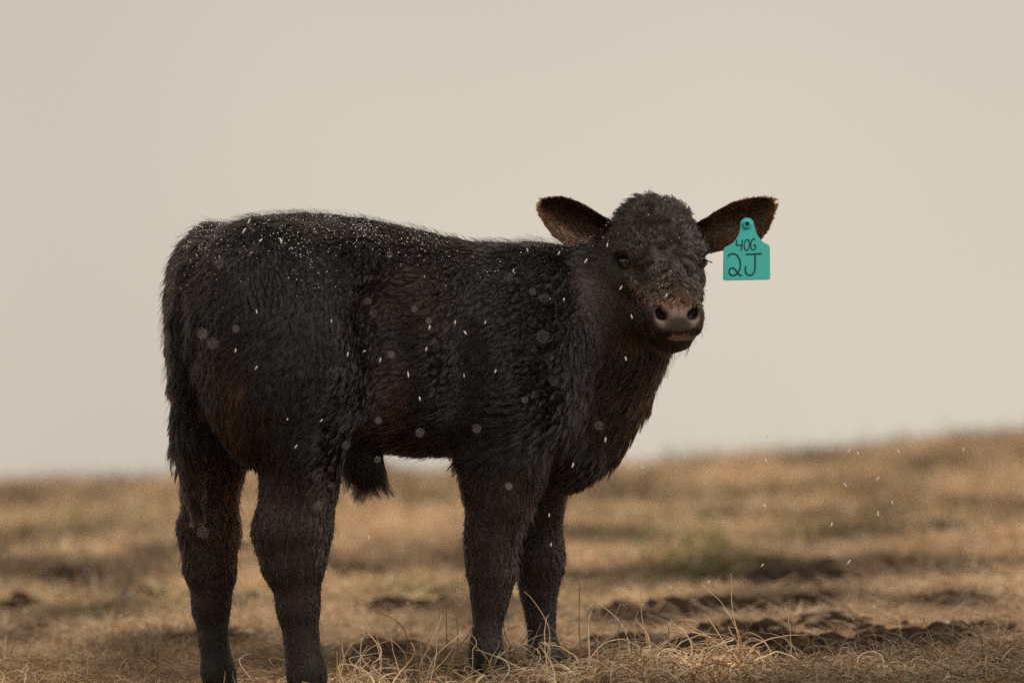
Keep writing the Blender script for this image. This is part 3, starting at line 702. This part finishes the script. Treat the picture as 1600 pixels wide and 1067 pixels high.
def glyph(strokes, wd):
    V, F = [], []
    for s in strokes:
        p = cr(s); tn = np.gradient(p, axis=0); tn /= np.linalg.norm(tn, axis=1)[:, None] + 1e-9; nr = np.stack([-tn[:, 1], tn[:, 0]], 1)
        b0 = len(V); n_ = len(p)
        for i in range(n_):
            hw_ = wd / 2 * (0.72 if i in (0, n_ - 1) else 1.0)
            for (sd, d) in ((-1, 0.0018), (-0.8, 0.0029), (0.8, 0.0029), (1, 0.0018)):
                q = p[i] + nr[i] * sd * hw_; V.append(TP(q[0], q[1], d))
            if i: F += [(b0+(i-1)*4+j, b0+i*4+j, b0+i*4+j+1, b0+(i-1)*4+j+1) for j in range(3)]
        F += [(b0, b0+1, b0+2, b0+3), (b0+4*n_-1, b0+4*n_-2, b0+4*n_-3, b0+4*n_-4)]
    return V, F
for strokes, wd in (
    ([[(338, 455), (333, 488), (335, 520), (372, 523), (415, 522)], [(408, 450), (404, 520), (392, 592)]], 17),
    ([[(472, 448), (448, 462), (434, 520), (438, 568), (462, 590), (488, 565), (498, 505), (490, 458), (470, 448)]], 16),
    ([[(572, 458), (558, 440), (536, 450), (520, 492), (517, 548), (533, 578), (560, 576), (577, 548), (572, 520), (548, 524)]], 16),
    ([[(220, 670), (250, 640), (298, 632), (345, 658), (374, 720), (380, 790), (365, 850), (330, 895), (290, 912), (250, 900), (238, 860), (250, 825), (285, 815), (320, 842), (350, 886), (380, 910), (405, 908)]], 21),
    ([[(450, 641), (555, 634), (660, 630)], [(570, 636), (570, 740), (566, 840), (535, 898), (490, 906), (455, 882), (444, 840), (450, 790)]], 21)):
    V, F = glyph(strokes, wd); link('lettering', mesh('lettering', V, F, False), tagroot, m_ink)

# ------------------------------------------------------------------ snow lying on the coat
ico = bmesh.new(); bmesh.ops.create_icosphere(ico, subdivisions=1, radius=1.0)
IV = np.array([v_.co[:] for v_ in ico.verts]); IF = np.array([[v_.index for v_ in f.verts] for f in ico.faces]); ico.free()
def flakes_mesh(name, P_, r_, stretch=None):
    n_ = len(P_); r_ = np.asarray(r_) * np.ones(n_)
    jit = IV[None] * (1 + 0.35 * (RNG.random((n_, len(IV), 1)) - 0.5)) * r_[:, None, None]
    if stretch is not None: jit = jit * stretch[:, None, :]
    V = (P_[:, None] + jit).reshape(-1, 3); F = (IF[None] + (np.arange(n_) * len(IV))[:, None, None]).reshape(-1, 3)
    return mesh_np(name, V, F)
m_snow, n, o = new_mat('snow')
b = n.nodes.new('ShaderNodeBsdfPrincipled'); b.inputs['Base Color'].default_value = (0.86, 0.85, 0.83, 1); b.inputs['Roughness'].default_value = 0.5
b.inputs['Subsurface Weight'].default_value = 0.0; n.links.new(b.outputs[0], o.inputs['Surface'])
P, N = pick(BV, BT, BN, 60000)
ix, iy = img(P); u, v, z = uvw(P); hw = head_w(P)
pr = (sstep(-0.15, 0.9, N[:, 2]) * sstep(520, 350, iy) ** 1.2 * (0.22 + 1.1 * sstep(0.14, -0.12, u)) * (fbm(P, 14, 81, 2) ** 2 * 3) * (1 - 0.5 * hw) + 0.002) * (z > 0.45)
keep = RNG.random(len(P)) < pr * 0.62
P, N = P[keep], N[keep]
P = P + N * (0.008 + 0.006 * RNG.random(len(P)))[:, None] - AU * 0.006
snow = link('snow_dusting', flakes_mesh('snow_dusting', P, 0.0004 + 0.0008 * RNG.random(len(P)) ** 3), calf, m_snow); tag(snow, kind='stuff')

# ------------------------------------------------------------------ dry grass
SP = np.array([rgb(232, 207, 172), rgb(212, 180, 142), rgb(190, 155, 119), rgb(146, 112, 86), rgb(206, 187, 158)])
def grass_cols(P_, n_, green=0.05):
    c = SP[RNG.choice(5, n_, p=[.24, .30, .24, .10, .12])] * (0.75 + 0.5 * RNG.random(n_))[:, None]
    lo = fbm(P_ * np.array([1, 1, 0]), 0.8, 91, 2); gm = sstep(0.56, 0.68, lo) * green * 4
    for (gx, gy) in GREEN: gm = np.maximum(gm, 0.75 * np.exp(-((P_[:, 0] - gx) ** 2 + ((P_[:, 1] - gy) * 0.5) ** 2) / 0.02))
    gsel = RNG.random(n_) < gm
    c[gsel] = np.array(rgb(130, 128, 72)) * (0.7 + 0.6 * RNG.random(gsel.sum()))[:, None]
    pk = vnoise(P_ * np.array([1, 1, 0]), 2.5, 95)
    pk2 = fbm(P_ * np.array([1, 0.6, 0]), 3.2, 97, 3)
    c = c * (1 - 0.24 * sstep(2.2, 0.6, P_[:, 1]) * (green > 0.02))[:, None]       # trampled, older thatch round the calf
    return c * (0.62 + 0.5 * pk)[:, None] * (0.42 + 0.85 * sstep(0.34, 0.58, pk2))[:, None]
GREEN = [tuple(ground_hit(px, py)[:2]) for px, py in ((655, 928), (1075, 905), (1090, 870), (1060, 850), (1130, 880), (1300, 830)) if ground_hit(px, py) is not None]
def blades(n_, x0, x1, y0, y1, len0, rad, k=5, el=(0.05, 0.7), thin=0.93, taper_x=True):
    x = RNG.uniform(x0, x1, n_); y = RNG.uniform(y0, y1, n_)
    dmk = dirt_mask(x, y); kp = RNG.random(n_) > dmk * thin
    x, y = x[kp], y[kp]; n_ = len(x); z = terrain(x, y)
    P_ = np.stack([x, y, z], -1); az = RNG.uniform(0, 6.283, n_) ; e = RNG.uniform(el[0], el[1], n_)
    L_ = len0 * (0.5 + RNG.random(n_)); pts = np.zeros((n_, k, 3)); pts[:, 0] = P_ - np.array([0, 0, 0.003])
    cv = RNG.normal(0, 0.5, n_); sag = RNG.uniform(0.2, 1.5, n_)
    for j in range(1, k):
        t = j / (k - 1); a = az + cv * t * 1.5; ee = e - sag * t * e
        pts[:, j] = pts[:, j-1] + np.stack([np.cos(a) * np.cos(ee), np.sin(a) * np.cos(ee), np.sin(ee)], -1) * (L_ / (k - 1))[:, None]
    gz = terrain(pts[:, 1:, 0], pts[:, 1:, 1]) + 0.002
    pts[:, 1:, 2] = np.maximum(pts[:, 1:, 2], gz)
    return pts, P_
m_grass = mat_blade('dry_grass')
def grass_obj(name, parts, rads, green=0.05):
    k = parts[0][0].shape[1]
    pts = np.concatenate([p for p, _ in parts]); base = np.concatenate([q for _, q in parts])
    rr = np.concatenate([np.full(len(p), r_) for (p, _), r_ in zip(parts, rads)])
    o_ = curves_obj(name, pts, rr[:, None] * (0.7 + 0.6 * RNG.random(len(pts)))[:, None] * np.linspace(1, 0.35, k)[None], grass_cols(base, len(pts), green), m_grass)
    return tag(o_, kind='stuff')
def tussocks(n_, x0, x1, y0, y1, per, h):
    out_, ba = [], []
    cx = RNG.uniform(x0, x1, n_); cy = RNG.uniform(y0, y1, n_); ok = dirt_mask(cx, cy) < 0.3
    for x, y in zip(cx[ok], cy[ok]):
        sz = h * RNG.uniform(0.5, 1.4); m_ = int(per * RNG.uniform(0.5, 1.5)); rx = RNG.normal(0, sz * 0.45, (m_, 2))
        px_, py_ = x + rx[:, 0], y + rx[:, 1]; z = terrain(px_, py_); b0 = np.stack([px_, py_, z], -1)
        ln = np.stack([rx[:, 0] / sz * 0.8 + RNG.normal(0, .35, m_), rx[:, 1] / sz * 0.8 + RNG.normal(0, .35, m_), 0.9 + 0 * z], -1); ln = norm(ln)
        t = np.linspace(0, 1, 5)[None, :, None]; L_ = sz * RNG.uniform(0.4, 1.1, m_)[:, None, None]
        p = b0[:, None] + ln[:, None] * t * L_ + np.array([0, 0, -1.0]) * (t ** 2.2) * L_ * RNG.uniform(0, .55, m_)[:, None, None]
        out_.append(p); ba.append(b0)
    return np.concatenate(out_), np.concatenate(ba)
grass = grass_obj('dry_grass', [
    blades(46000, -1.7, 1.9, -0.9, 1.2, 0.055, 0, 5), blades(85000, -2.4, 2.6, 1.2, 5, 0.07, 0, 5), blades(100000, -3.4, 3.6, 5, 12.0, 0.09, 0, 5, (0.1, 1.0)),
    tussocks(160, -1.7, 1.9, 0.5, 2.5, 30, 0.06), tussocks(420, -2.6, 2.8, 2.5, 6, 50, 0.085), tussocks(650, -3.4, 3.6, 6, 11.6, 60, 0.11)],
    [0.0010, 0.0014, 0.0022, 0.0011, 0.0016, 0.0024])
tag(grass, 'short dead straw-coloured grass covering the pasture', 'grass')
# tangled long strands in front of and around the calf's feet
def tangle(n_, xr, yr, len0, h0, k=14):
    x = xr(n_); y = yr(n_); z = terrain(x, y); P_ = np.stack([x, y, z], -1)
    az = RNG.uniform(0, 6.283, n_); el = np.abs(RNG.normal(0.55, 0.45, n_)); L_ = len0 * RNG.uniform(0.5, 1.5, n_)
    pts = np.zeros((n_, k, 3)); pts[:, 0] = P_ + np.array([0, 0, 1.0]) * RNG.uniform(0, h0, n_)[:, None]
    w1 = RNG.normal(0, 0.28, n_); w2 = RNG.normal(-0.22, 0.10, n_); kink = RNG.integers(2, k - 2, n_); kk = RNG.normal(0, 0.9, n_) * (RNG.random(n_) < 0.35)
    for j in range(1, k):
        az = az + w1 + RNG.normal(0, 0.12, n_) + kk * (kink == j); el = el + w2 + RNG.normal(0, 0.10, n_) + 0.7 * kk * (kink == j)
        pts[:, j] = pts[:, j-1] + np.stack([np.cos(az) * np.cos(el), np.sin(az) * np.cos(el), np.sin(el)], -1) * (L_ / (k - 1))[:, None]
        g = terrain(pts[:, j, 0], pts[:, j, 1]) + 0.003; low = pts[:, j, 2] < g; pts[low, j, 2] = g[low]; el = np.where(low, np.abs(el) * 0.3 + 0.05, el)
    return pts, P_
U = RNG.uniform
tg = grass_obj('tangled_grass', [
    tangle(1900, lambda n_: U(-0.34, 0.42, n_), lambda n_: U(-0.34, 0.10, n_), 0.12, 0.03),
    tangle(700, lambda n_: U(-1.0, -0.3, n_), lambda n_: U(-0.4, 0.3, n_), 0.07, 0.01),
    tangle(1500, lambda n_: U(0.40, 1.2, n_), lambda n_: U(-0.40, 0.30, n_), 0.085, 0.012)], [0.00125, 0.0009, 0.0009], 0.01)
tag(tg, 'tangled curling dead grass around the calf\'s feet', 'grass')

# crumbs and clods of dark earth where the turf is broken
cp, cr_, cs = [], [], []
for (dx, dy, rx, ry) in DIRT:
    n_ = 110; a = U(0, 6.283, n_); q = np.sqrt(U(0, 1, n_)) * 1.0; x = dx + np.cos(a) * q * rx; y = dy + np.sin(a) * q * ry
    r_ = 0.004 + (0.004 + 0.016 * RNG.random(n_) ** 4) * min(1, rx / 0.08); cp.append(np.stack([x, y, terrain(x, y) + r_ * 0.25], -1)); cr_.append(r_); cs.append(np.stack([U(.8, 1.5, n_), U(.8, 1.5, n_), U(.5, .9, n_)], -1))
ico = bmesh.new(); bmesh.ops.create_icosphere(ico, subdivisions=3, radius=1.0)
CV_ = np.array([v_.co[:] for v_ in ico.verts]); CF_ = np.array([[v_.index for v_ in f.verts] for f in ico.faces]); ico.free()
cp, cr_, cs = np.concatenate(cp), np.concatenate(cr_), np.concatenate(cs); ncl = len(cp)
q_ = CV_[None] + (np.arange(ncl) * 3.7)[:, None, None]                                     # each clod its own lumps
lump = 0.62 + 0.55 * fbm(q_, 1.3, 111, 2) + 0.28 * vnoise(q_, 4.5, 113)
CLV = (cp[:, None] + CV_[None] * lump[..., None] * cr_[:, None, None] * cs[:, None, :]).reshape(-1, 3)
CLF = (CF_[None] + (np.arange(ncl) * len(CV_))[:, None, None]).reshape(-1, 3)
soil = link('loose_soil', mesh_np('loose_soil', CLV, CLF), None, mat_plain('dark_earth', rgb(52, 38, 30), 0.95, 0.1, (90, 0.6), (30, 0.3)))
tag(soil, 'crumbs of dark bare earth among the dry grass', 'soil', None, 'stuff')

# ------------------------------------------------------------------ falling snow
sharp = [(389, 346, 1.2), (439, 377, 1.2), (381, 361, 1.1), (407, 376, .7), (401, 487, .8), (368, 548, .6), (543, 554, .8), (594, 563, .8), (569, 549, .5), (400, 575, .7), (518, 502, .5),
  (915, 408, 1), (970, 450, .9), (949, 383, .8), (881, 468, .6), (824, 391, .6), (873, 396, .5), (802, 423, .5), (711, 504, .6), (727, 520, .9), (758, 504, .5), (671, 512, .9), (666, 546, .7), (638, 586, 1.1),
  (656, 623, .8), (774, 580, .6), (725, 587, .5), (987, 495, .8), (978, 561, .7), (946, 687, .9), (895, 727, 1.0), (858, 805, .6), (861, 851, .5), (1198, 680, .6), (1197, 720, .8), (1195, 790, 1.0), (1371, 748, 1.0), (1372, 803, 1.0), (1404, 706, 1.0), (1326, 705, .8), (1326, 878, 1.0), (1299, 820, .8), (1505, 703, .7), (1191, 883, .6), (1341, 709, .8), (1394, 785, .6), (1321, 758, .9), (576, 840, .7), (462, 698, .9), (449, 655, .5), (502, 657, .5), (1041, 462, .7), (1027, 488, .0)]
bokeh = [(608, 398, 6.9), (584, 490, 6.8), (574, 471, 6.9), (368, 514, 6.9), (341, 412, 6.6), (316, 522, 6.5), (332, 537, 6.4), (611, 554, 7.0), (832, 456, 6.8), (647, 483, 6.9), (670, 502, 7.0), (820, 625, 6.9), (794, 433, 6.6), (851, 466, 6.7), (591, 657, 7.0), (936, 665, 6.6), (656, 676, 6.8), (795, 760, 7.0), (848, 526, 6.2), (590, 718, 6.9), (540, 696, 6.9), (517, 757, 7.0), (497, 790, 6.5), (1057, 417, 6.8), (317, 832, 6.4), (745, 670, 6.5)]
def where(px, py):
    if px > 1100: return 'over the open pasture ahead of the calf'
    if py > 690: return "by the calf's legs"
    if px > 900: return "before the calf's face and neck"
    if px > 720: return "before the calf's shoulder"
    if px > 560: return "before the calf's ribs and flank"
    return "before the calf's rump and thigh"
k_ = 0
def flake(px, py, y, r_, long_, ang):
    global k_
    c = at_y(px, py, y); k_ += 1
    V = IV * (1 + 0.3 * (RNG.random((len(IV), 1)) - 0.5)) * r_ * np.array([1.0, 1.0, long_])
    ca_, sa_ = math.cos(ang), math.sin(ang); V = np.stack([V[:, 0] * ca_ + V[:, 2] * sa_, V[:, 1], -V[:, 0] * sa_ + V[:, 2] * ca_], -1)
    o_ = link('snowflake', mesh('snowflake', V, IF), None, m_snow); o_.location = c
    return o_
for px, py, sz in sharp:
    if sz > 0:
        o_ = flake(px, py, float(U(-0.42, -0.24)), 0.0008 + 0.0004 * sz, 2.6 + 2.0 * sz, float(RNG.normal(0.1, 0.45)))
        wh = where(px, py); tag(o_, 'tiny elongated white snowflake in sharp focus, falling ' + wh, 'snowflake', 'sharp snowflakes ' + wh)
for px, py, D_ in bokeh:
    o_ = flake(px, py, D_ - 8.4 + float(U(-0.2, 0.15)), 0.0012 + 0.0010 * RNG.random(), 1.0, 0.0)
    wh = where(px, py); tag(o_, 'pale round out-of-focus snowflake drifting ' + wh, 'snowflake', 'blurred snowflakes ' + wh)
n_ = 260
yy = U(0.5, 6.0, n_); pp = np.stack([U(-1.3, 1.3, n_) * (yy + 8) / 8, yy, U(-0.1, 1.1, n_) * 0 + RNG.beta(1.1, 2.2, n_) * 0.42], -1)
pp = pp[pp[:, 2] > terrain(pp[:, 0], pp[:, 1]) + 0.03]; pp = pp[~((pp[:, 0] > -0.7) & (pp[:, 0] < 0.45) & (pp[:, 1] > -0.36) & (pp[:, 1] < 0.4))]
tag(link('falling_snow', flakes_mesh('falling_snow', pp, 0.0012 + 0.001 * RNG.random(len(pp)), np.stack([np.ones(len(pp)), np.ones(len(pp)), U(1, 2, len(pp))], -1)), None, m_snow), 'fine light snow falling over the pasture', 'snow', None, 'stuff')
